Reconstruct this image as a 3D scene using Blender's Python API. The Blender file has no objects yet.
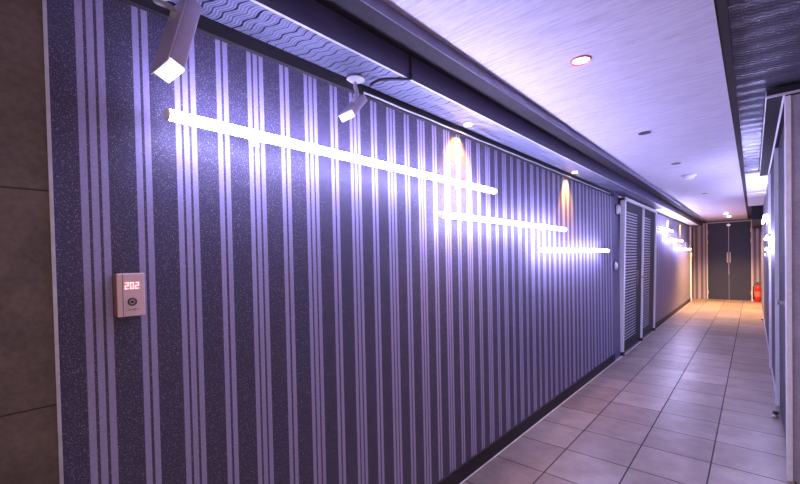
import bpy, bmesh, math, random
from math import pi, sin, cos, radians
from mathutils import Vector, Matrix, Euler
random.seed(7)
SC = bpy.context.scene
COL = SC.collection

# ------------------------------------------------------------------ materials
def new_mat(name):
    m = bpy.data.materials.new(name); m.use_nodes = True
    nt = m.node_tree
    return m, nt, nt.nodes['Principled BSDF'], nt.nodes, nt.links

class NG:
    """small helper for math chains"""
    def __init__(s, nt): s.nt = nt; s.n = nt.nodes; s.l = nt.links
    def coord(s):
        t = s.n.new('ShaderNodeTexCoord'); return t.outputs['Object']
    def sep(s, v):
        x = s.n.new('ShaderNodeSeparateXYZ'); s.l.new(v, x.inputs[0]); return x.outputs
    def m(s, op, a, b=None, c=None):
        x = s.n.new('ShaderNodeMath'); x.operation = op
        for i, v in enumerate((a, b, c)):
            if v is None: continue
            if isinstance(v, (int, float)): x.inputs[i].default_value = v
            else: s.l.new(v, x.inputs[i])
        return x.outputs[0]
    def mapping(s, v, scale=(1, 1, 1), loc=(0, 0, 0)):
        x = s.n.new('ShaderNodeMapping'); x.inputs['Scale'].default_value = scale
        x.inputs['Location'].default_value = loc; s.l.new(v, x.inputs['Vector']); return x.outputs[0]
    def noise(s, v, scale, detail=2, rough=.5):
        x = s.n.new('ShaderNodeTexNoise'); x.inputs['Scale'].default_value = scale
        x.inputs['Detail'].default_value = detail; x.inputs['Roughness'].default_value = rough
        s.l.new(v, x.inputs['Vector']); return x.outputs['Fac']
    def voro(s, v, scale):
        x = s.n.new('ShaderNodeTexVoronoi'); x.inputs['Scale'].default_value = scale
        s.l.new(v, x.inputs['Vector']); return x.outputs
    def white(s, v):
        x = s.n.new('ShaderNodeTexWhiteNoise'); x.noise_dimensions = '3D'; s.l.new(v, x.inputs['Vector']); return x.outputs
    def comb(s, a, b, c):
        x = s.n.new('ShaderNodeCombineXYZ')
        for i, v in enumerate((a, b, c)):
            if isinstance(v, (int, float)): x.inputs[i].default_value = v
            else: s.l.new(v, x.inputs[i])
        return x.outputs[0]
    def ramp(s, v, stops):
        x = s.n.new('ShaderNodeValToRGB'); e = x.color_ramp.elements
        while len(e) < len(stops): e.new(0.5)
        for k, (p, c) in zip(e, stops):
            k.position = p; k.color = (*c, 1) if len(c) == 3 else c
        s.l.new(v, x.inputs[0]); return x.outputs[0]
    def mix(s, f, a, b):
        x = s.n.new('ShaderNodeMix'); x.data_type = 'RGBA'
        for sock, v in ((x.inputs[0], f), (x.inputs[6], a), (x.inputs[7], b)):
            if isinstance(v, (int, float)): sock.default_value = v
            elif isinstance(v, tuple): sock.default_value = (*v, 1)
            else: s.l.new(v, sock)
        return x.outputs[2]
    def bump(s, h, strength, dist, bsdf):
        x = s.n.new('ShaderNodeBump'); x.inputs['Strength'].default_value = strength
        x.inputs['Distance'].default_value = dist; s.l.new(h, x.inputs['Height'])
        s.l.new(x.outputs[0], bsdf.inputs['Normal'])

def plain(name, col, rough=.5, metal=0, emit=None, strength=0, var=.12, scale=30, bump=0):
    m, nt, b, n, l = new_mat(name); g = NG(nt)
    if emit:
        b.inputs['Emission Color'].default_value = (*emit, 1); b.inputs['Emission Strength'].default_value = strength
        b.inputs['Base Color'].default_value = (*col, 1)
    else:
        f = g.noise(g.coord(), scale, 3)
        lo = tuple(c*(1-var) for c in col); hi = tuple(min(1, c*(1+var)) for c in col)
        l.new(g.ramp(f, [(.3, lo), (.7, hi)]), b.inputs['Base Color'])
        if bump: g.bump(f, bump, .002, b)
    b.inputs['Roughness'].default_value = rough; b.inputs['Metallic'].default_value = metal
    return m

def wallpaper(name='glitter_stripe_wallpaper', across=False):
    m, nt, b, n, l = new_mat(name); g = NG(nt)
    co = g.coord(); X, Y, Z = g.sep(co)
    if across: Y = g.m('ADD', X, .12)
    P = .2418
    def band(off, w):
        u = g.m('SUBTRACT', Y, off); u = g.m('DIVIDE', u, P); u = g.m('FRACT', u); u = g.m('MULTIPLY', u, P)
        return g.m('LESS_THAN', u, w)
    s = None
    for off in (.226, .2495, .273, .3575, .3815):
        k = band(off, .0165); s = k if s is None else g.m('MAXIMUM', s, k)
    # glitter flecks of the dark ground
    v = g.voro(g.mapping(co, (1, 1, 1)), 430)
    sp = g.white(g.mapping(v['Color'], (37, 37, 37)))['Value']
    core = g.m('LESS_THAN', v['Distance'], .42)
    fl = g.m('MULTIPLY', core, g.m('POWER', sp, 6.0))
    fine = g.noise(co, 260, 3, .7)
    base = g.ramp(fine, [(.35, (.032, .028, .062)), (.7, (.105, .092, .185))])
    dark = g.mix(fl, base, (.50, .48, .62))
    st = g.ramp(g.noise(co, 120, 2), [(.3, (.35, .315, .54)), (.7, (.43, .39, .65))])
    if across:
        dark = g.mix(.5, dark, (.32, .27, .36)); st = g.mix(.5, st, (.95, .85, .9))  # paler pink tones put the warm lamplight into the end wall paper's colour
    l.new(g.mix(s, dark, st), b.inputs['Base Color'])
    l.new(g.m('SUBTRACT', .62, g.m('MULTIPLY', s, .17)), b.inputs['Roughness'])
    g.bump(g.m('ADD', g.m('MULTIPLY', g.m('SUBTRACT', 1, s), fine), g.m('MULTIPLY', s, .5)), .25, .001, b)
    return m

def floor_tile():
    m, nt, b, n, l = new_mat('brown_grey_floor_tile'); g = NG(nt)
    co = g.coord(); X, Y, Z = g.sep(co); T = .4
    ux = g.m('DIVIDE', g.m('SUBTRACT', X, .3553), T); uy = g.m('DIVIDE', g.m('SUBTRACT', Y, 2.4562), T)
    fx, fy = g.m('FRACT', ux), g.m('FRACT', uy)
    ex = g.m('MINIMUM', fx, g.m('SUBTRACT', 1, fx)); ey = g.m('MINIMUM', fy, g.m('SUBTRACT', 1, fy))
    e = g.m('MULTIPLY', g.m('MINIMUM', ex, ey), T)
    gr = g.m('LESS_THAN', e, .0042)
    cell = g.comb(g.m('FLOOR', ux), g.m('FLOOR', uy), 0)
    rnd = g.white(cell)['Value']
    f = g.noise(co, 5, 6, .62); f2 = g.noise(co, 45, 4, .6)
    mixv = g.m('ADD', g.m('MULTIPLY', f, .6), g.m('ADD', g.m('MULTIPLY', f2, .25), g.m('MULTIPLY', rnd, .22)))
    c = g.ramp(mixv, [(.3, (.15, .10, .088)), (.55, (.27, .197, .178)), (.8, (.39, .32, .30))])
    c = g.mix(gr, c, (.02, .016, .016))
    l.new(c, b.inputs['Base Color'])
    l.new(g.m('ADD', g.m('MULTIPLY', f2, .22), g.m('ADD', .24, g.m('MULTIPLY', gr, .4))), b.inputs['Roughness'])
    b.inputs['Specular IOR Level'].default_value = .5
    h = g.m('ADD', g.m('MULTIPLY', g.m('MINIMUM', e, .006), 120), g.m('MULTIPLY', f2, .25))
    g.bump(h, .4, .004, b)
    return m

def streaked_ceiling():
    m, nt, b, n, l = new_mat('streaked_pale_ceiling_paper'); g = NG(nt)
    co = g.coord()
    f = g.noise(g.mapping(co, (5, 60, 5)), 1, 5, .65)
    f2 = g.noise(g.mapping(co, (14, 170, 14)), 1, 3, .6)
    v = g.m('ADD', g.m('MULTIPLY', f, .6), g.m('MULTIPLY', f2, .4))
    l.new(g.ramp(v, [(.32, (.42, .39, .53)), (.5, (.61, .58, .72)), (.68, (.74, .72, .83))]), b.inputs['Base Color'])
    b.inputs['Roughness'].default_value = .6
    g.bump(v, .8, .008, b)
    return m

def stone(name, a, c, seam=False):
    m, nt, b, n, l = new_mat(name); g = NG(nt)
    co = g.coord(); f = g.noise(co, 6, 6, .6); f2 = g.noise(co, 60, 4, .7)
    v = g.m('ADD', g.m('MULTIPLY', f, .55), g.m('MULTIPLY', f2, .45))
    col = g.ramp(v, [(.35, a), (.65, c)])
    if seam:
        X, Y, Z = g.sep(co)
        d = g.m('ABSOLUTE', g.m('SUBTRACT', g.m('FRACT', g.m('DIVIDE', g.m('SUBTRACT', Z, .20), .553)), .5))
        s = g.m('LESS_THAN', d, .004)
        col = g.mix(s, col, tuple(k*.4 for k in a))
    l.new(col, b.inputs['Base Color']); b.inputs['Roughness'].default_value = .6
    g.bump(v, .3, .003, b)
    return m

M = {}
M['wallpaper'] = wallpaper()
M['wallpaper_far_lit'] = wallpaper('stripe_wallpaper_end_wall_lit', True)
M['floor'] = floor_tile()
M['ceiling'] = streaked_ceiling()
M['pier'] = stone('brown_stone_cladding', (.095, .075, .066), (.20, .155, .135), True)
M['stone'] = stone('speckled_grey_stone', (.085, .078, .105), (.18, .165, .215))
M['stone_pale'] = stone('speckled_pale_stone', (.27, .25, .34), (.46, .43, .56))
M['stone_dark'] = stone('dark_speckled_door_skin', (.07, .07, .085), (.13, .13, .155))
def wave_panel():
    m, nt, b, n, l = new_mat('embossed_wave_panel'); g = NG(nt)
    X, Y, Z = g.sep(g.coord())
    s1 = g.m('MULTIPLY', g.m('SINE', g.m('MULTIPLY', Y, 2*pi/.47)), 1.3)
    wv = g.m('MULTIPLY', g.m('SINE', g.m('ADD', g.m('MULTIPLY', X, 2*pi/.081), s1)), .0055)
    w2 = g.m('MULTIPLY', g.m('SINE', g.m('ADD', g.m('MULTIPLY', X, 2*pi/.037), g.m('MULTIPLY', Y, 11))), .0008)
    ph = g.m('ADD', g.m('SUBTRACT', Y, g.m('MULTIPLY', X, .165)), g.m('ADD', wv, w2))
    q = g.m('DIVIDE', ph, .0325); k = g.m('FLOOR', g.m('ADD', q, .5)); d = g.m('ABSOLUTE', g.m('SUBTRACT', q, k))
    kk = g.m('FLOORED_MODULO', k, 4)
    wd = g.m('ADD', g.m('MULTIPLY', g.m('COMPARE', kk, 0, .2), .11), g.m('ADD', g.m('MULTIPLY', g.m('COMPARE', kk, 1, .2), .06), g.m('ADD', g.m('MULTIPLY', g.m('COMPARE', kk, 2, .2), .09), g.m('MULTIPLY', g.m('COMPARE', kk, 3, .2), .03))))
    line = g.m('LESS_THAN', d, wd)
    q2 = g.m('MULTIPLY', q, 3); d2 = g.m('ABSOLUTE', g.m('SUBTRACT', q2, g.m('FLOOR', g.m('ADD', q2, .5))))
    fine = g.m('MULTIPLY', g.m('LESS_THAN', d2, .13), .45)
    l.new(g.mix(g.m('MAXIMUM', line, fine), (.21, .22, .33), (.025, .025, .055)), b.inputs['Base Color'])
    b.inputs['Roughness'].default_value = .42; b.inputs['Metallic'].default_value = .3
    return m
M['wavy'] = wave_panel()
M['wavy_dark'] = plain('embossed_dark_wave_panel', (.20, .205, .29), .25, metal=.6, var=.06)
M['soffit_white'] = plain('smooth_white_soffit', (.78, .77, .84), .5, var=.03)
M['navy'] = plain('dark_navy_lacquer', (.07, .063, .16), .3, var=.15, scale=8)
M['navy_band'] = plain('dark_violet_paint', (.16, .15, .26), .35, var=.12, scale=10)
M['umber'] = plain('dark_brown_recess', (.024, .019, .028), .85, var=.2)
M['base'] = plain('black_brown_skirting', (.016, .012, .018), .7, var=.2)
M['caulk'] = plain('pale_caulk', (.62, .60, .62), .6)
M['edge'] = plain('pale_metal_edge', (.62, .62, .72), .35, metal=.3)
M['frame'] = plain('brushed_light_grey_frame', (.84, .83, .87), .4, metal=0, var=.06)
M['leaf'] = plain('dark_blue_grey_door', (.022, .024, .042), .6, var=.1)
M['louver'] = plain('blue_grey_louvre', (.48, .50, .66), .35, var=.06)
M['backdoor'] = plain('charcoal_navy_steel_door', (.034, .042, .095), .5, var=.1, scale=12)
M['chrome'] = plain('brushed_chrome', (.75, .75, .78), .22, metal=1, var=.04)
M['white'] = plain('white_plastic', (.78, .76, .80), .4, var=.03)
M['shell'] = plain('white_lacquered_shell', (.46, .39, .54), .35, var=.03)
M['camfront'] = plain('glossy_white_front', (.9, .88, .92), .3, var=.02)
M['glowfront'] = plain('softly_glowing_front', (.9, .88, .92), .3, emit=(.93, .90, 1), strength=.75)
M['black'] = plain('black_rubber', (.012, .012, .015), .5)
M['cablegrey'] = plain('grey_cable_jacket', (.45, .44, .50), .5)
M['red'] = plain('red_enamel', (.62, .02, .02), .3, var=.05)
M['redring'] = plain('red_anodised_rim', (.72, .16, .18), .3, var=.05)
M['panel'] = plain('white_plastic_pink_glow', (.92, .68, .71), .4, var=.03)  # white cover, the pink glow of the digits is put into its colour
M['panelside'] = plain('plastic_side_brown_lit', (.30, .12, .10), .45)  # brown light on the panel's side is put into this colour
M['ink'] = plain('dark_grey_ink', (.06, .05, .06), .5)
M['digit'] = plain('red_white_digit', (.9, .6, .6), .5, emit=(1, .42, .42), strength=1.0)
TUBE = (.58, .555, 1.0)
M['tube'] = plain('lit_led_tube', (.9, .9, 1), .4, emit=TUBE, strength=29)
M['lampwhite'] = plain('lit_white_lens', (1, 1, 1), .4, emit=(1, .86, .86), strength=7)
M['lampwarm'] = plain('lit_warm_lens', (1, .9, .7), .4, emit=(1, .72, .36), strength=22)
M['unlit'] = plain('dark_lamp_cup', (.04, .035, .05), .4)

# ------------------------------------------------------------------ mesh helpers
def bx(bm, x0, x1, y0, y1, z0, z1, bevel=0):
    t = bmesh.new()
    bmesh.ops.create_cube(t, size=1)
    bmesh.ops.scale(t, vec=(abs(x1-x0), abs(y1-y0), abs(z1-z0)), verts=t.verts)
    bmesh.ops.translate(t, vec=((x0+x1)/2, (y0+y1)/2, (z0+z1)/2), verts=t.verts)
    if bevel: bmesh.ops.bevel(t, geom=t.edges[:], offset=bevel, segments=2, affect='EDGES', profile=.5)
    merge(bm, t)
def merge(bm, t):
    me = bpy.data.meshes.new('tmp'); t.to_mesh(me); t.free(); bm.from_mesh(me); bpy.data.meshes.remove(me)
def lathe(bm, prof, axis='Z', center=(0, 0, 0), seg=32):
    """prof: list of (r, h)"""
    rings = []
    for r, h in prof:
        ring = []
        for k in range(seg):
            a = 2*pi*k/seg; u, v = r*cos(a), r*sin(a)
            p = {'Z': (u, v, h), 'X': (h, u, v), 'Y': (v, h, u)}[axis]
            ring.append(bm.verts.new((p[0]+center[0], p[1]+center[1], p[2]+center[2])))
        rings.append(ring)
    for a, b in zip(rings, rings[1:]):
        for k in range(seg):
            bm.faces.new((a[k], a[(k+1) % seg], b[(k+1) % seg], b[k]))
    for ring, (r, h) in ((rings[0], prof[0]), (rings[-1], prof[-1])):
        if r > 1e-5: bm.faces.new(ring)
    bmesh.ops.recalc_face_normals(bm, faces=bm.faces[:])
def tube_path(bm, pts, r, seg=10):
    pts = [Vector(p) for p in pts]; rings = []
    for i, p in enumerate(pts):
        d = (pts[min(i+1, len(pts)-1)]-pts[max(i-1, 0)]).normalized()
        up = Vector((0, 0, 1)) if abs(d.z) < .9 else Vector((1, 0, 0))
        u = d.cross(up).normalized(); v = d.cross(u)
        rings.append([bm.verts.new(p+u*r*cos(2*pi*k/seg)+v*r*sin(2*pi*k/seg)) for k in range(seg)])
    for a, b in zip(rings, rings[1:]):
        for k in range(seg): bm.faces.new((a[k], a[(k+1) % seg], b[(k+1) % seg], b[k]))
    bm.faces.new(rings[0]); bm.faces.new(rings[-1])
    bmesh.ops.recalc_face_normals(bm, faces=bm.faces[:])
def smooth_pts(pts, n=8):
    P = [Vector(p) for p in pts]; out = []
    for i in range(len(P)-1):
        a, b, c, d = P[max(i-1, 0)], P[i], P[i+1], P[min(i+2, len(P)-1)]
        for k in range(n):
            t = k/n
            out.append(.5*((2*b)+(c-a)*t+(2*a-5*b+4*c-d)*t*t+(3*b-a-3*c+d)*t**3))
    out.append(P[-1]); return out
def obj(name, bm, mat, parent=None, smooth=False, loc=None, rot=None):
    me = bpy.data.meshes.new(name); bm.to_mesh(me); bm.free()
    me.materials.append(mat)
    if smooth:
        for p in me.polygons: p.use_smooth = True
    o = bpy.data.objects.new(name, me); COL.objects.link(o)
    if parent: o.parent = parent
    if loc: o.location = loc
    if rot: o.rotation_euler = rot
    return o
def soften(o, angle=35):
    for p in o.data.polygons: p.use_smooth = True
    o.data.set_sharp_from_angle(angle=radians(angle))
    return o
def box(name, x0, x1, y0, y1, z0, z1, mat, parent=None, bevel=0):
    b = bmesh.new(); bx(b, x0, x1, y0, y1, z0, z1, bevel); return obj(name, b, mat, parent)
def struct(o, label, cat):
    o['kind'] = 'structure'; o['label'] = label; o['category'] = cat; return o
def tag(o, label, cat, group=None):
    o['label'] = label; o['category'] = cat
    if group: o['group'] = group
    return o
def thing(name, loc, label, cat, group=None, rot=(0, 0, 0)):
    o = bpy.data.objects.new(name, None); COL.objects.link(o); o.location = loc; o.rotation_euler = rot
    o.empty_display_size = .05
    return tag(o, label, cat, group)

# ------------------------------------------------------------------ setting
W = 1.532          # corridor width
ZC = 2.35          # main ceiling
YB = 15.0          # end wall
struct(box('floor', -.4, 3.2, -2.2, 15.4, -.06, 0, M['floor']), 'brown grey square tiled corridor floor', 'floor')
struct(box('ceiling', .337, 1.262, -2.2, YB, ZC, ZC+.08, M['ceiling']), 'pale streaked papered main ceiling of the corridor', 'ceiling')
struct(box('wall_left', -.12, 0, .168, 5.645, 0, 2.2, M['wallpaper']), 'dark glitter wall with violet stripes beside the near led tubes', 'wall')
struct(box('wall_left.001', -.12, 0, 8.36, 14.02, 0, 2.2, M['wallpaper']), 'far striped wall section beyond the louvred double door', 'wall')
struct(box('wall_left.002', -.12, -.002, 5.645, 5.99, 0, 2.2, M['navy']), 'plain dark wall strip just before the louvred door', 'wall')
struct(box('wall_left.003', -.12, .012, -1.2, .160, 0, 2.35, M['pier']), 'brown stone clad pier at the left edge', 'wall')
struct(box('trim_1', -.02, .016, .160, .168, 0, 2.2, M['edge']), 'thin pale metal edge between stone pier and striped wall', 'trim')
struct(box('wall_far', -.4, .33, YB, YB+.12, 0, 2.5, M['wallpaper_far_lit']), 'striped wall strip left of the charcoal double door', 'wall')
struct(box('wall_far.001', 1.345, 1.9, YB, YB+.12, 0, 2.5, M['wallpaper_far_lit']), 'striped wall strip behind the fire extinguisher', 'wall')
struct(box('wall_far.002', .33, 1.345, YB, YB+.12, 2.3, 2.5, M['navy_band']), 'dark lintel over the charcoal double door', 'wall')
struct(box('wall_right', W, W+.14, 4.93, 10.9, 0, 2.35, M['stone']), 'speckled grey stone wall along the right side', 'wall')
struct(box('wall_right.001', W, W+.14, 11.05, YB, 0, 2.312, M['stone']), 'far right stone wall near the extinguisher', 'wall')
struct(box('wall_near', W+.012, 3.1, 3.30, 3.44, 0, 2.312, M['stone_pale']), 'speckled stone return wall at the right edge of the photo', 'wall')

# baseboards with a pale sealant line on the floor
def base(n, y0, y1, lab):
    b = struct(box(n, 0, .012, y0, y1, 0, .1, M['base']), lab, 'baseboard')
    c = box('sealant_line', .012, .019, y0, y1, 0, .005, M['caulk'], b)
base('baseboard_left', .168, 5.645, 'black skirting under the near striped wall')
base('baseboard_left.001', 8.36, 14.02, 'dark skirting under the far striped wall')
struct(box('baseboard_right', W-.008, W, 4.95, 10.9, 0, .035, M['caulk']), 'pale thin skirting at the foot of the right wall', 'baseboard')

# left bulkhead : wave-embossed underside, navy fascia, brown ledge, violet fascia
def groove(x, y):
    ph = y - .165*x + .0055*sin(2*pi*x/.081 + 1.3*sin(2*pi*y/.47)) + .0008*sin(2*pi*x/.037+11*y)
    q = ph/.0325; d = abs(q-math.floor(q+.5)); kk = math.floor(q+.5)
    amp = (1.0, .6, .9, .3)[kk % 4]*(.8+.2*sin(2*pi*x/.13+kk*1.9))
    h = -amp*.008*math.exp(-(d/.085)**2)
    q2 = ph/.0108; d2 = abs(q2-math.floor(q2+.5))
    return h - .0018*math.exp(-(d2/.25)**2)
def wavy(name, x0, x1, y0, y1, z, nx, ny, mat, lab, fn=groove):
    vs = []; fs = []
    for j in range(ny+1):
        y = y0+(y1-y0)*j/ny
        for i in range(nx+1):
            x = x0+(x1-x0)*i/nx
            vs.append((x, y, z-fn(x, y)))
    for j in range(ny):
        for i in range(nx):
            a = j*(nx+1)+i; fs.append((a, a+nx+1, a+nx+2, a+1))
    # backing slab
    k = len(vs); t = z+.04
    for p in ((x0, y0), (x1, y0), (x1, y1), (x0, y1)): vs.append((p[0], p[1], t))
    fs.append((k, k+1, k+2, k+3))
    a, b, c, d = 0, nx, ny*(nx+1)+nx, ny*(nx+1)
    fs += [(a, b, k+1, k), (b, c, k+2, k+1), (c, d, k+3, k+2), (d, a, k, k+3)]
    me = bpy.data.meshes.new(name); me.from_pydata(vs, [], fs); me.update(); me.materials.append(mat)
    for p in me.polygons[:nx*ny]:
        p.use_smooth = True
    o = bpy.data.objects.new(name, me); COL.objects.link(o)
    return struct(o, lab, 'ceiling')
wavy('ceiling_soffit', 0, .212, .0, 2.6, 2.2, 60, 1700, M['wavy'], 'wave embossed underside of the left bulkhead above the two box fittings')
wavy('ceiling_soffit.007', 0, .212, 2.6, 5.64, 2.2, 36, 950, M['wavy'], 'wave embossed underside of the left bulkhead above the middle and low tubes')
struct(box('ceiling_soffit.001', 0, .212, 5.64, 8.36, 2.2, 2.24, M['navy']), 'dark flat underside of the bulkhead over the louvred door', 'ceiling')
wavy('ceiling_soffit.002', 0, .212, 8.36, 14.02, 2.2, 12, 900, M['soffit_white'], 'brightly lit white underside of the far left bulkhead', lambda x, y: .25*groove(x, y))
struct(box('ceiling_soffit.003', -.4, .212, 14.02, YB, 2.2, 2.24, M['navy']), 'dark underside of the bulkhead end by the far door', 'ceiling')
struct(box('trim_2', .212, .222, -.3, YB, 2.196, 2.302, M['navy']), 'navy fascia along the edge of the left bulkhead', 'trim')
struct(box('trim_3', .212, .2225, -.3, YB, 2.1945, 2.196, M['edge']), 'thin bright bead along the lower edge of the navy fascia', 'trim')
struct(box('trim_4', .222, .337, -.3, YB, 2.302, 2.33, M['umber']), 'dark brown ledge between fascia and main ceiling', 'trim')
struct(box('trim_5',   .331, .341, -.3, YB, 2.3025, ZC+.001, M['navy_band']), 'violet upstand beside the pale main ceiling', 'trim')
struct(box('trim_6', 0, .022, .168, 5.64, 2.152, 2.2, M['base']), 'dark cornice along the top of the near striped wall', 'trim')
struct(box('trim_7', 0, .018, 8.36, 14.02, 2.165, 2.2, M['base']), 'dark cornice along the top of the far striped wall', 'trim')

# right bulkhead
def groove_r(x, y):
    ph = y - .30*x + .0045*sin(2*pi*x/.05 + 1.4*sin(2*pi*y/.31))
    q = ph/.03; d = abs(q-math.floor(q+.5)); kk = math.floor(q+.5)
    amp = .55 + .45*sin(kk*1.3+x*9)
    return -amp*.007*math.exp(-(d/.15)**2) - .0018*sin(2*pi*x/.014+2*pi*y/.011)
wavy('ceiling_soffit.004', 1.300, 1.86, .4, 6.5, 2.38, 120, 1700, M['wavy_dark'], 'dark wave embossed ceiling strip on the right', groove_r)
struct(box('trim_8', 1.262, 1.300, -.3, 10.9, ZC-.002, ZC+.05, M['umber']), 'dark strip between main ceiling and right wave panel', 'trim')
struct(box('trim_9', 1.258, 1.263, -.3, 10.9, ZC-.006, ZC+.05, M['edge']), 'thin bright bead along the right edge of the main ceiling', 'trim')
sl = struct(box('trim_10', 1.437, W+.055, 3.25, 6.5, 2.312, 2.36, M['umber']), 'flat dark slab under the right wave panel over the door', 'trim')
box('edge_bead', 1.434, 1.437, 3.25, 6.5, 2.309, 2.355, M['edge'], sl)
box('wall_bead', W-.024, W-.014, 3.25, 6.5, 2.304, 2.312, M['edge'], sl)
box('front_bead', 1.437, W+.30, 3.242, 3.25, 2.309, 2.322, M['edge'], sl)
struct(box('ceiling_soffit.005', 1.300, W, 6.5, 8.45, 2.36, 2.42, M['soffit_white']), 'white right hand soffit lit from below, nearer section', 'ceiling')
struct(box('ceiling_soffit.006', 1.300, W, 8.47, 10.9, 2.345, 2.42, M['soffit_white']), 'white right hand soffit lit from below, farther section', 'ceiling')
struct(box('trim_11', 1.355, 1.9, 10.9, 11.05, 0, 2.5, M['navy_band']) if False else box('trim_11', 1.358, 1.9, 10.9, YB, 2.06, 2.5, M['umber']), 'dark boxed drop at the far end of the right soffit', 'trim')
struct(box('trim_12', 1.262, 1.358, 10.9, YB, ZC-.002, ZC+.05, M['umber']), 'dark ceiling margin beside the boxed drop', 'trim')

# right side posts
struct(box('trim_13', W-.012, W+.012, 3.29, 3.42, 0, 2.312, M['frame']), 'pale door jamb at the near right corner', 'trim')
struct(box('trim_14', W-.014, W+.04, 4.85, 4.93, 0, 2.312, M['frame']), 'pale second jamb past the handle on the right', 'trim')
struct(box('trim_15', W-.022, W+.04, 6.36, 6.46, 0, 2.312, M['frame']), 'pale upright on the right wall by the round lock', 'trim')
struct(box('trim_16', W-.004, W+.1, 10.9, 11.05, 0, 2.312, M['frame']), 'pale far right upright near the fire extinguisher', 'trim')

# right near door
d3 = struct(box('door_3', W+.012, W+.05, 3.42, 4.85, .01, 2.312, M['stone_dark']), 'dark speckled door between the two pale right jambs', 'door')
b = bmesh.new(); lathe(b, [(.0, -.01), (.024, -.01), (.024, .0), (.0, .0)], 'X', (W+.012, 3.78, 1.03), 20); bx(b, W-.03, W+.005, 3.77, 3.79, 1.02, 1.04); bx(b, W-.034, W-.022, 3.77, 3.90, 1.018, 1.042, .003)
obj('door_handle', b, M['chrome'], d3)

# ------------------------------------------------------------------ louvred double door on the left wall
def leaf_parts(parent, y0, y1, yl, handle_y=None):
    box('door_leaf', -.035, 0, y0, y1, .03, 2.13, M['leaf'], parent)
    b = bmesh.new(); n = 44
    for k in range(n):
        z = .20 + (1.98-.20)*k/(n-1)
        t = bmesh.new(); bmesh.ops.create_cube(t, size=1)
        bmesh.ops.scale(t, vec=(.006, yl-y0-.07, .016), verts=t.verts)
        bmesh.ops.rotate(t, cent=(0, 0, 0), matrix=Matrix.Rotation(radians(28), 3, 'Y'), verts=t.verts)
        bmesh.ops.translate(t, vec=(.008, (y0+.05+yl-.02)/2, z), verts=t.verts); merge(b, t)
    obj('louvre_panel', b, M['louver'], parent)
    if handle_y:
        b = bmesh.new(); bx(b, 0, .008, handle_y-.022, handle_y+.022, .93, 1.15, .003)
        bx(b, .008, .05, handle_y-.012, handle_y+.012, 1.03, 1.054); bx(b, .042, .058, handle_y-.012, handle_y+.17, 1.03, 1.054, .004)
        obj('lever_handle', b, M['chrome'], parent)
d1 = bpy.data.objects.new('door_1', None); COL.objects.link(d1); struct(d1, 'dark louvred double door in a pale grey frame', 'door')
d1.location = (0.004, 0, 0); d1.rotation_euler = (0, radians(1.4), 0)
b = bmesh.new()
for y0, y1 in ((5.99, 6.06), (7.20, 7.27), (8.29, 8.36)): bx(b, -.04, .022, y0, y1, .055, 2.165)
bx(b, -.04, .022, 5.99, 8.36, 2.13, 2.175)
obj('door_frame', b, M['frame'], d1)
for y0 in (5.985, 7.195, 8.285):
    box('frame_shoe', -.02, .028, y0, y0+.08, .0, .055, M['black'], d1)
leaf_parts(d1, 6.06, 7.20, 6.82, 6.93); leaf_parts(d1, 7.27, 8.29, 7.86)
struct(box('trim_17', -.12, -.04, 5.99, 8.36, 0, 2.2, M['umber']), 'dark backing wall behind the louvred double door', 'trim')
struct(box('trim_18', .012, .03, 5.645, 8.36, 0, .006, M['caulk']), 'pale threshold line in front of the louvred door', 'trim')

# ------------------------------------------------------------------ far double door
d2 = bpy.data.objects.new('door_2', None); COL.objects.link(d2); struct(d2, 'charcoal steel double door closing the corridor', 'door')
box('door_leaf', .345, .832, YB-.02, YB+.03, .012, 2.285, M['backdoor'], d2, .003)
box('door_leaf', .842, 1.332, YB-.02, YB+.03, .012, 2.285, M['backdoor'], d2, .003)
b = bmesh.new(); bx(b, .318, .345, YB-.03, YB+.05, 0, 2.30); bx(b, 1.332, 1.358, YB-.03, YB+.05, 0, 2.30); bx(b, .318, 1.358, YB-.03, YB+.05, 2.285, 2.30)
obj('door_frame', b, M['frame'], d2)
box('astragal', .831, .843, YB-.032, YB-.018, .75, 2.25, M['edge'], d2)
for x in (.805, .868):
    b = bmesh.new(); bx(b, x-.012, x+.012, YB-.03, YB-.02, 1.10, 1.40, .003)
    tube_path(b, smooth_pts([(x, YB-.03, 1.14), (x, YB-.07, 1.16), (x, YB-.07, 1.34), (x, YB-.03, 1.36)], 5), .011)
    obj('pull_handle', b, M['frame'], d2)
b = bmesh.new(); bx(b, .79, .885, YB-.05, YB-.02, 2.17, 2.23, .005); obj('top_latch', b, M['chrome'], d2)
for x in (.345, 1.332):
    for z in (.22, 1.72, 2.02):
        b = bmesh.new(); lathe(b, [(0, z-.055), (.012, z-.055), (.012, z+.055), (0, z+.055)], 'Z', (x, YB-.032, 0), 12); obj('hinge', b, M['frame'], d2)

# dark side door at the far end of the left wall
d4 = struct(box('door_4', -.06, -.03, 14.16, YB-.1, .01, 2.12, M['leaf']), 'dark side door at the far left corner', 'door')
b = bmesh.new(); lathe(b, [(0, 0), (.02, 0), (.02, .012), (.012, .02), (.028, .04), (.024, .06), (0, .062)], 'X', (-.03, 14.3, 1.2), 16); obj('door_knob', b, M['chrome'], d4, True)
struct(box('trim_19', -.12, .03, 14.02, 14.14, 0, 2.2, M['frame']), 'pale post ending the far striped wall', 'trim')
struct(box('wall_left.004', -.2, -.06, 14.14, YB, 0, 2.2, M['navy_band']), 'dark recess wall around the far side door', 'wall')

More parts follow.
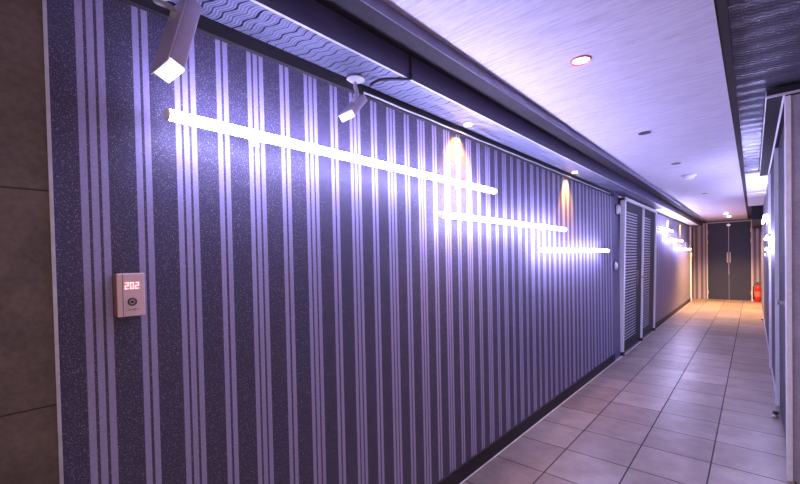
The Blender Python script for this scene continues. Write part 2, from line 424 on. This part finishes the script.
# ------------------------------------------------------------------ led tubes
def led_tube(y0, y1, z, label, group, x=.090, wallx=0, s=1):
    L = y1-y0
    t = thing('led_tube', (x, y0, z), label, 'light', group)
    b = bmesh.new(); lathe(b, [(0, .012), (.0165, .012), (.0165, L-.012), (0, L-.012)], 'Y', (0, 0, 0), 20)
    o = soften(obj('lit_diffuser', b, M['tube'], t))
    for ya, yb in ((0, .012), (L-.012, L)):
        b = bmesh.new(); lathe(b, [(0, ya), (.014, ya), (.018, ya+.003), (.018, yb-.003), (.014, yb), (0, yb)], 'Y', (0, 0, 0), 18)
        soften(obj('end_cap', b, M['frame'], t))
    xw = wallx-x-s*.003
    b = bmesh.new(); bx(b, min(-s*.018, -s*.023), max(-s*.018, -s*.023), .004, L-.004, -.008, .008, .002); obj('light_shield', b, M['frame'], t)  # strip added to keep direct tube light off the wall behind
    for yc in (.32, L-.32):
        b = bmesh.new(); bx(b, min(xw, -s*.012), max(xw, -s*.012), yc-.006, yc+.006, -.005, .005); bx(b, min(xw, xw+s*.006), max(xw, xw+s*.006), yc-.02, yc+.02, -.012, .012)
        obj('stand_off_bracket', b, M['frame'], t)
    return t
g1 = 'lit led tubes on the near striped wall'; g2 = 'lit led tubes on the far striped wall'
led_tube(.409, 2.37, 1.825, 'highest and longest looking white led tube on the near striped wall, below the box fittings', g1)
led_tube(1.748, 3.665, 1.630, 'middle white led tube on the near striped wall, starting under the warm wall glow', g1)
led_tube(3.09, 5.08, 1.441, 'lowest white led tube on the near striped wall, closest to the louvred door', g1)
led_tube(8.4, 10.05, 1.872, 'highest white led tube on the far striped wall, right after the louvred door', g2)
led_tube(9.5, 11.55, 1.695, 'middle white led tube on the far striped wall beyond the louvred door', g2)
led_tube(10.9, 13.3, 1.508, 'lowest white led tube on the far striped wall, nearest the charcoal door', g2)
g3 = 'led tubes seen end on along the right wall'
led_tube(6.7, 8.7, 1.86, 'highest led tube on the right stone wall, farther along under the white soffit', g3, W-.040, W, -1)
led_tube(5.15, 6.6, 1.547, 'upper led tube on the right stone wall, seen almost end on', g3, W-.040, W, -1)
led_tube(5.2, 6.3, 1.42, 'lower led tube on the right stone wall, just above the round white lock', g3, W-.040, W, -1)

# ------------------------------------------------------------------ room number control panel on the near wall
p = thing('room_control_panel', (0, .297, 1.24), 'white wall control panel on the striped wall, red digits 202 with painted pink glow', 'control panel')
box('back_box', -.001, .027, -.006, .060, .002, .122, M['panelside'], p, .002)
box('front_cover', .027, .034, -.004, .064, 0, .124, M['panel'], p, .003)
box('cover_seam', .0336, .0344, .0085, .0098, .002, .122, M['ink'], p)
SEG = {'2': 'abged', '0': 'abcdef'}
def digit(ch, y, z, w, h, th):
    b = bmesh.new(); x0, x1 = .0338, .0350
    def place(a, c, d, e): bx(b, x0, x1, a, c, d, e)
    for s in SEG[ch]:
        if s == 'a': place(y, y+w, z+h-th, z+h)
        if s == 'd': place(y, y+w, z, z+th)
        if s == 'g': place(y, y+w, z+h/2-th/2, z+h/2+th/2)
        if s == 'b': place(y+w-th, y+w, z+h/2, z+h)
        if s == 'c': place(y+w-th, y+w, z, z+h/2)
        if s == 'e': place(y, y+th, z, z+h/2)
        if s == 'f': place(y, y+th, z+h/2, z+h)
    return obj('lit_digit', b, M['digit'], p)
for k, ch in enumerate('202'): digit(ch, .0145+k*.0125, .079, .0088, .0185, .0019)
b = bmesh.new(); lathe(b, [(.0115, .0338), (.0115, .0362), (.0075, .0362), (.0075, .0338)], 'X', (0, .031, .042), 28); obj('button_ring', b, M['ink'], p)
b = bmesh.new(); lathe(b, [(0, .0338), (.0042, .0338), (.0035, .0385), (0, .039)], 'X', (0, .031, .042), 20); soften(obj('button', b, M['ink'], p))
b = bmesh.new()
for k in range(4): bx(b, .0338, .0345, .019+k*.0035, .0215+k*.0035, .0185, .0205)
lathe(b, [(.0032, .0338), (.0032, .0346), (.002, .0346), (.002, .0338)], 'X', (0, .0365, .0195), 16)
for k in range(2): bx(b, .0338, .0345, .0415+k*.0035, .044+k*.0035, .0185, .0205)
obj('small_caption', b, M['ink'], p)

# ------------------------------------------------------------------ box fittings with a glowing front under the left bulkhead
def box_unit(front, rot, size, plate, label):
    t = thing('box_fitting', plate, label, 'spotlight', 'box fittings under the left bulkhead')
    inv = Vector(plate)
    Mx = Matrix.Translation(Vector(front)-inv) @ Euler(rot, 'XYZ').to_matrix().to_4x4()
    w, h, l = size
    b = bmesh.new(); bx(b, -w/2, w/2, .006, l, -h/2, h/2, .006); b.transform(Mx); soften(obj('housing', b, M['shell'], t), 50)
    b = bmesh.new(); bx(b, -w/2+.001, w/2-.001, -.004, .008, -h/2+.001, h/2-.001, .003); b.transform(Mx); f = obj('glowing_front', b, M['glowfront'], t)  # front face emits so that it shows white
    b = bmesh.new(); bx(b, -w/2-.003, w/2+.003, -.012, l*.97, h/2, h/2+.005, .002); b.transform(Mx); obj('top_cover', b, M['shell'], t)
    b = bmesh.new(); lathe(b, [(0, 0), (.038, 0), (.040, -.006), (.022, -.014), (0, -.016)], 'Z', (0, 0, 0), 28); soften(obj('mounting_plate', b, M['cablegrey'], t))
    j = Mx @ Vector((0, l*.72, h/2+.004))
    b = bmesh.new(); q = Vector((0, 0, -.012)); tube_path(b, smooth_pts([q, q+Vector((0, -.004, -.02)), (q*.4+j*.6)+Vector((0, .008, .004)), j], 5), .0085, 12)
    bmesh.ops.create_uvsphere(b, u_segments=14, v_segments=10, radius=.014, matrix=Matrix.Translation(j)); soften(obj('swivel_arm', b, M['cablegrey'], t))
    return t
box_unit((.182, .394, 1.912), (1.1722, -.2567, .2564), (.074, .045, .285), (.058, .41, 2.195), 'larger looking white box fitting at the top left with a glowing front')
fitting2 = box_unit((.172, 1.030, 1.956), (.6496, -.257, .33), (.060, .028, .232), (.05, 1.19, 2.195), 'smaller looking white box fitting, second under the bulkhead, with a dark cable')
b = bmesh.new(); tube_path(b, smooth_pts([(.098, 1.235, 2.165), (.10, 1.25, 2.18), (.12, 1.275, 2.194), (.17, 1.315, 2.1945), (.215, 1.345, 2.190), (.231, 1.358, 2.195), (.2265, 1.362, 2.23), (.2265, 1.362, 2.295), (.236, 1.362, 2.2975)], 7), .0058)
bmesh.ops.translate(b, vec=(-.05, -1.19, -2.195), verts=b.verts); c = soften(obj('power_cable', b, M['black'], fitting2)); c['label'] = 'thick dark cable running up over the fascia'
b = bmesh.new(); tube_path(b, [(.029, 1.26+k*.1, 2.160+.0015*sin(k*1.7)) for k in range(43)], .0042, 8)
soften(tag(obj('wall_top_cable', b, M['cablegrey']), 'thin pale cable running along the cornice of the near wall', 'cable'))

# ------------------------------------------------------------------ lamps in ceilings
def can(x, y, z, r, label, lens, ring, group, spot=None, name='recessed_downlight', drop=0):
    t = thing(name, (x, y, z), label, 'light', group)
    b = bmesh.new(); lathe(b, [(r*.78, .002), (r*.80, -.004), (r*.92, -.009), (r, -.006), (r*1.02, .0), (r*.78, .002)], 'Z', (0, 0, 0), 36); soften(obj('trim_ring', b, ring, t))
    b = bmesh.new()
    q = .8 if lens is not M['unlit'] else .97; k = -.001 if q == .8 else -.0105
    lathe(b, [(0, k), (r*.5, k-.002), (r*q, k), (r*q, .002), (0, .002)], 'Z', (0, 0, 0), 32); soften(obj('lamp_lens', b, lens, t))
    if drop:
        b = bmesh.new(); lathe(b, [(r*.78, -.004), (r*.74, -drop*.6), (r*.45, -drop), (0, -drop*1.05)], 'Z', (0, 0, 0), 28); soften(obj('glass_dome', b, lens, t), 60)
    if spot:
        e, col, ang, tilt = spot
        ld = bpy.data.lights.new('spot_lamp', 'SPOT'); ld.energy = e; ld.color = col; ld.spot_size = radians(ang); ld.spot_blend = 1; ld.shadow_soft_size = .02
        lo = bpy.data.objects.new('spot_lamp', ld); COL.objects.link(lo); lo.parent = t; lo.location = (0, 0, -.012-drop*1.1); lo.rotation_euler = tilt
    return t
WARM = (1, .47, .07)
ga = 'warm downlights close to the left wall'
def warm(x, y, lab, e=42): x = .085; return can(x, y, 2.198, .03, lab, M['lampwarm'], M['frame'], ga, (e, WARM, 84, (0, radians(20), 0)))
warm(.055, 2.06, 'lit warm downlight in the wave panel between the second box fitting and the middle tube')
warm(.055, 3.96, 'lit warm downlight in the wave panel above the lowest near tube')
warm(.055, 10.1, 'lit warm downlight over the far striped wall, nearer one', 45)
warm(.055, 12.0, 'lit warm downlight over the far striped wall, farther one', 45)
gb = 'downlights in the main ceiling'
can(.74, 2.054, ZC, .048, 'lit white downlight with a red rim in the pale ceiling', M['lampwhite'], M['redring'], gb, (6, (1, .9, .9), 120, (0, 0, 0)))
can(.735, 3.60, ZC, .045, 'unlit dark downlight in the ceiling, first beyond the lit red rimmed one', M['unlit'], M['soffit_white'], gb)
can(.763, 5.063, ZC, .045, 'unlit dark downlight in the ceiling just before the white detector dome', M['unlit'], M['soffit_white'], gb)
can(.80, 7.93, ZC, .045, 'unlit dark downlight in the ceiling beyond the white detector dome', M['unlit'], M['soffit_white'], gb)
can(.886, 12.3, ZC, .045, 'lit warm downlight near the far door, nearer of the pair', M['lampwarm'], M['frame'], gb, (330, (1, .55, .2), 120, (0, 0, 0)), drop=.03)
can(.905, 13.4, ZC, .045, 'lit warm downlight near the far door, closest to the door', M['lampwarm'], M['frame'], gb, (330, (1, .55, .2), 120, (0, 0, 0)), drop=.03)
t = thing('smoke_detector', (.787, 5.955, ZC), 'white domed smoke detector on the pale ceiling', 'detector')
b = bmesh.new(); lathe(b, [(.075, 0), (.075, -.014), (.07, -.018), (0, -.018)], 'Z', (0, 0, 0), 36); soften(obj('base_ring', b, M['white'], t))
b = bmesh.new(); lathe(b, [(.058, -.018), (.055, -.034), (.04, -.046), (.02, -.052), (0, -.053)], 'Z', (0, 0, 0), 36); soften(obj('dome', b, M['camfront'], t), 60)

# ------------------------------------------------------------------ small wall units
t = thing('wall_siren', (-.006, 5.86, 2.0), 'white oval alarm unit high beside the louvred door', 'alarm')
box('back_plate', 0, .012, -.05, .05, -.07, .07, M['black'], t, .004)
b = bmesh.new(); lathe(b, [(0, 0), (.055, 0), (.05, .025), (.03, .04), (0, .044)], 'X', (0, 0, 0), 24); bmesh.ops.scale(b, vec=(1, .75, 1.2), verts=b.verts); bmesh.ops.translate(b, vec=(.012, 0, 0), verts=b.verts)
soften(obj('cover', b, M['white'], t), 60)
t = thing('door_intercom', (-.006, 5.73, 1.245), 'small white oval intercom at chest height beside the louvred door', 'intercom')
box('back_plate', 0, .012, -.045, .045, -.06, .06, M['black'], t, .004)
b = bmesh.new(); lathe(b, [(0, 0), (.05, 0), (.046, .018), (.028, .028), (0, .03)], 'X', (0, 0, 0), 24); bmesh.ops.scale(b, vec=(1, .7, 1.1), verts=b.verts); bmesh.ops.translate(b, vec=(.012, 0, 0), verts=b.verts)
soften(obj('cover', b, M['white'], t), 60)
t = thing('light_switch', (.03, 14.08, 1.35), 'white switch plate on the pale post near the far left corner', 'switch')
box('plate', 0, .012, -.04, .04, -.06, .06, M['white'], t, .003); box('rocker', .012, .017, -.018, .018, -.03, .03, M['camfront'], t, .002)
t = thing('light_switch', (1.585+.03, 3.30, 1.13), 'white switch plate cut off by the right edge of the photo', 'switch')
box('plate', -.02, .06, -.012, 0, -.04, .04, M['white'], t, .003); box('rocker', 0, .04, -.017, -.012, -.02, .02, M['camfront'], t, .002)
t = thing('round_door_lock', (W-.018, 6.41, 1.345), 'round white lock on the right wall upright below the led tubes', 'lock')
b = bmesh.new(); lathe(b, [(0, 0), (.075, 0), (.075, -.012), (.05, -.024), (0, -.026)], 'X', (0, 0, 0), 28); soften(obj('rose', b, M['white'], t))
b = bmesh.new(); lathe(b, [(0, -.026), (.028, -.026), (.026, -.042), (0, -.046)], 'X', (0, 0, 0), 22); soften(obj('thumb_turn', b, M['camfront'], t))
for (x, y, lab) in ((W-.026, 4.5, 'small black door stop on the floor by the near right door'), (1.505, 10.6, 'small black door stop on the floor by the far right upright')):
    t = thing('door_stop', (x, y, 0), lab, 'door stop', 'door stops along the right wall')
    b = bmesh.new(); lathe(b, [(0, 0), (.022, 0), (.022, .004), (.012, .008), (.012, .03), (0, .03)], 'Z', (0, 0, 0), 18); soften(obj('post', b, M['chrome'], t))
    b = bmesh.new(); lathe(b, [(0, .03), (.018, .03), (.02, .038), (.018, .048), (0, .05)], 'Z', (0, 0, 0), 18); soften(obj('rubber_cap', b, M['black'], t))

# ------------------------------------------------------------------ fire extinguisher
t = thing('fire_extinguisher', (1.47, 14.78, 0), 'red fire extinguisher standing on the floor right of the charcoal door', 'fire extinguisher')
b = bmesh.new(); lathe(b, [(0, 0), (.07, 0), (.078, .01), (.078, .36), (.07, .40), (.045, .435), (.028, .45), (.028, .465), (0, .465)], 'Z', (0, 0, 0), 32); soften(obj('cylinder', b, M['red'], t), 40)
b = bmesh.new(); lathe(b, [(0, .465), (.022, .465), (.022, .50), (0, .505)], 'Z', (0, 0, 0), 18); bx(b, -.02, .09, -.01, .01, .50, .515); bx(b, -.02, .10, -.01, .01, .535, .55); bx(b, -.025, -.005, -.012, .012, .49, .55)
obj('valve_and_lever', b, M['black'], t)
b = bmesh.new(); lathe(b, [(0, 0), (.016, 0), (.016, .01), (0, .01)], 'Y', (.0, -.034, .485), 16); obj('pressure_gauge', b, M['chrome'], t)
b = bmesh.new(); tube_path(b, smooth_pts([(-.02, 0, .49), (-.07, -.01, .48), (-.098, -.015, .40), (-.095, -.015, .25), (-.092, -.015, .16)], 6), .009); lathe(b, [(0, .06), (.018, .06), (.012, .17), (0, .17)], 'Z', (-.092, -.015, 0), 14)
obj('hose', b, M['black'], t)
b = bmesh.new(); lathe(b, [(.0785, .14), (.0795, .14), (.0795, .29), (.0785, .29), (.0785, .14)], 'Z', (0, 0, 0), 32); soften(obj('label_band', b, plain('pale_label', (.60, .16, .13), .5), t)); 

# ------------------------------------------------------------------ world, camera
w = bpy.data.worlds.new('lobby_ambient'); SC.world = w; w.use_nodes = True
bg = w.node_tree.nodes['Background']; bg.inputs[0].default_value = (.62, .43, .43, 1); bg.inputs[1].default_value = .38

cd = bpy.data.cameras.new('camera'); cam = bpy.data.objects.new('camera', cd); COL.objects.link(cam); SC.camera = cam
F_, CX, CY, YAW, PIT, ROL = 394.386, 405.26, 266.234, .72281, .01641, -.02138
fw = Vector((-sin(YAW)*cos(PIT), cos(YAW)*cos(PIT), -sin(PIT))); rt = Vector((cos(YAW), sin(YAW), 0)); up = rt.cross(fw)
r2 = rt*cos(ROL)+up*sin(ROL); u2 = -rt*sin(ROL)+up*cos(ROL)
m = Matrix((r2, u2, -fw)).transposed().to_4x4(); m.translation = Vector((1.3703, 0, 1.3856)); cam.matrix_world = m
cd.sensor_width = 36; cd.lens = F_/800*36; cd.shift_x = -(CX-400)/800; cd.shift_y = (CY-242)/800; cd.clip_start = .02

SC.view_settings.view_transform = 'Standard'; SC.view_settings.look = 'None'; SC.view_settings.gamma = 1
SC.view_settings.exposure = 1.1; SC.view_settings.use_curve_mapping = False
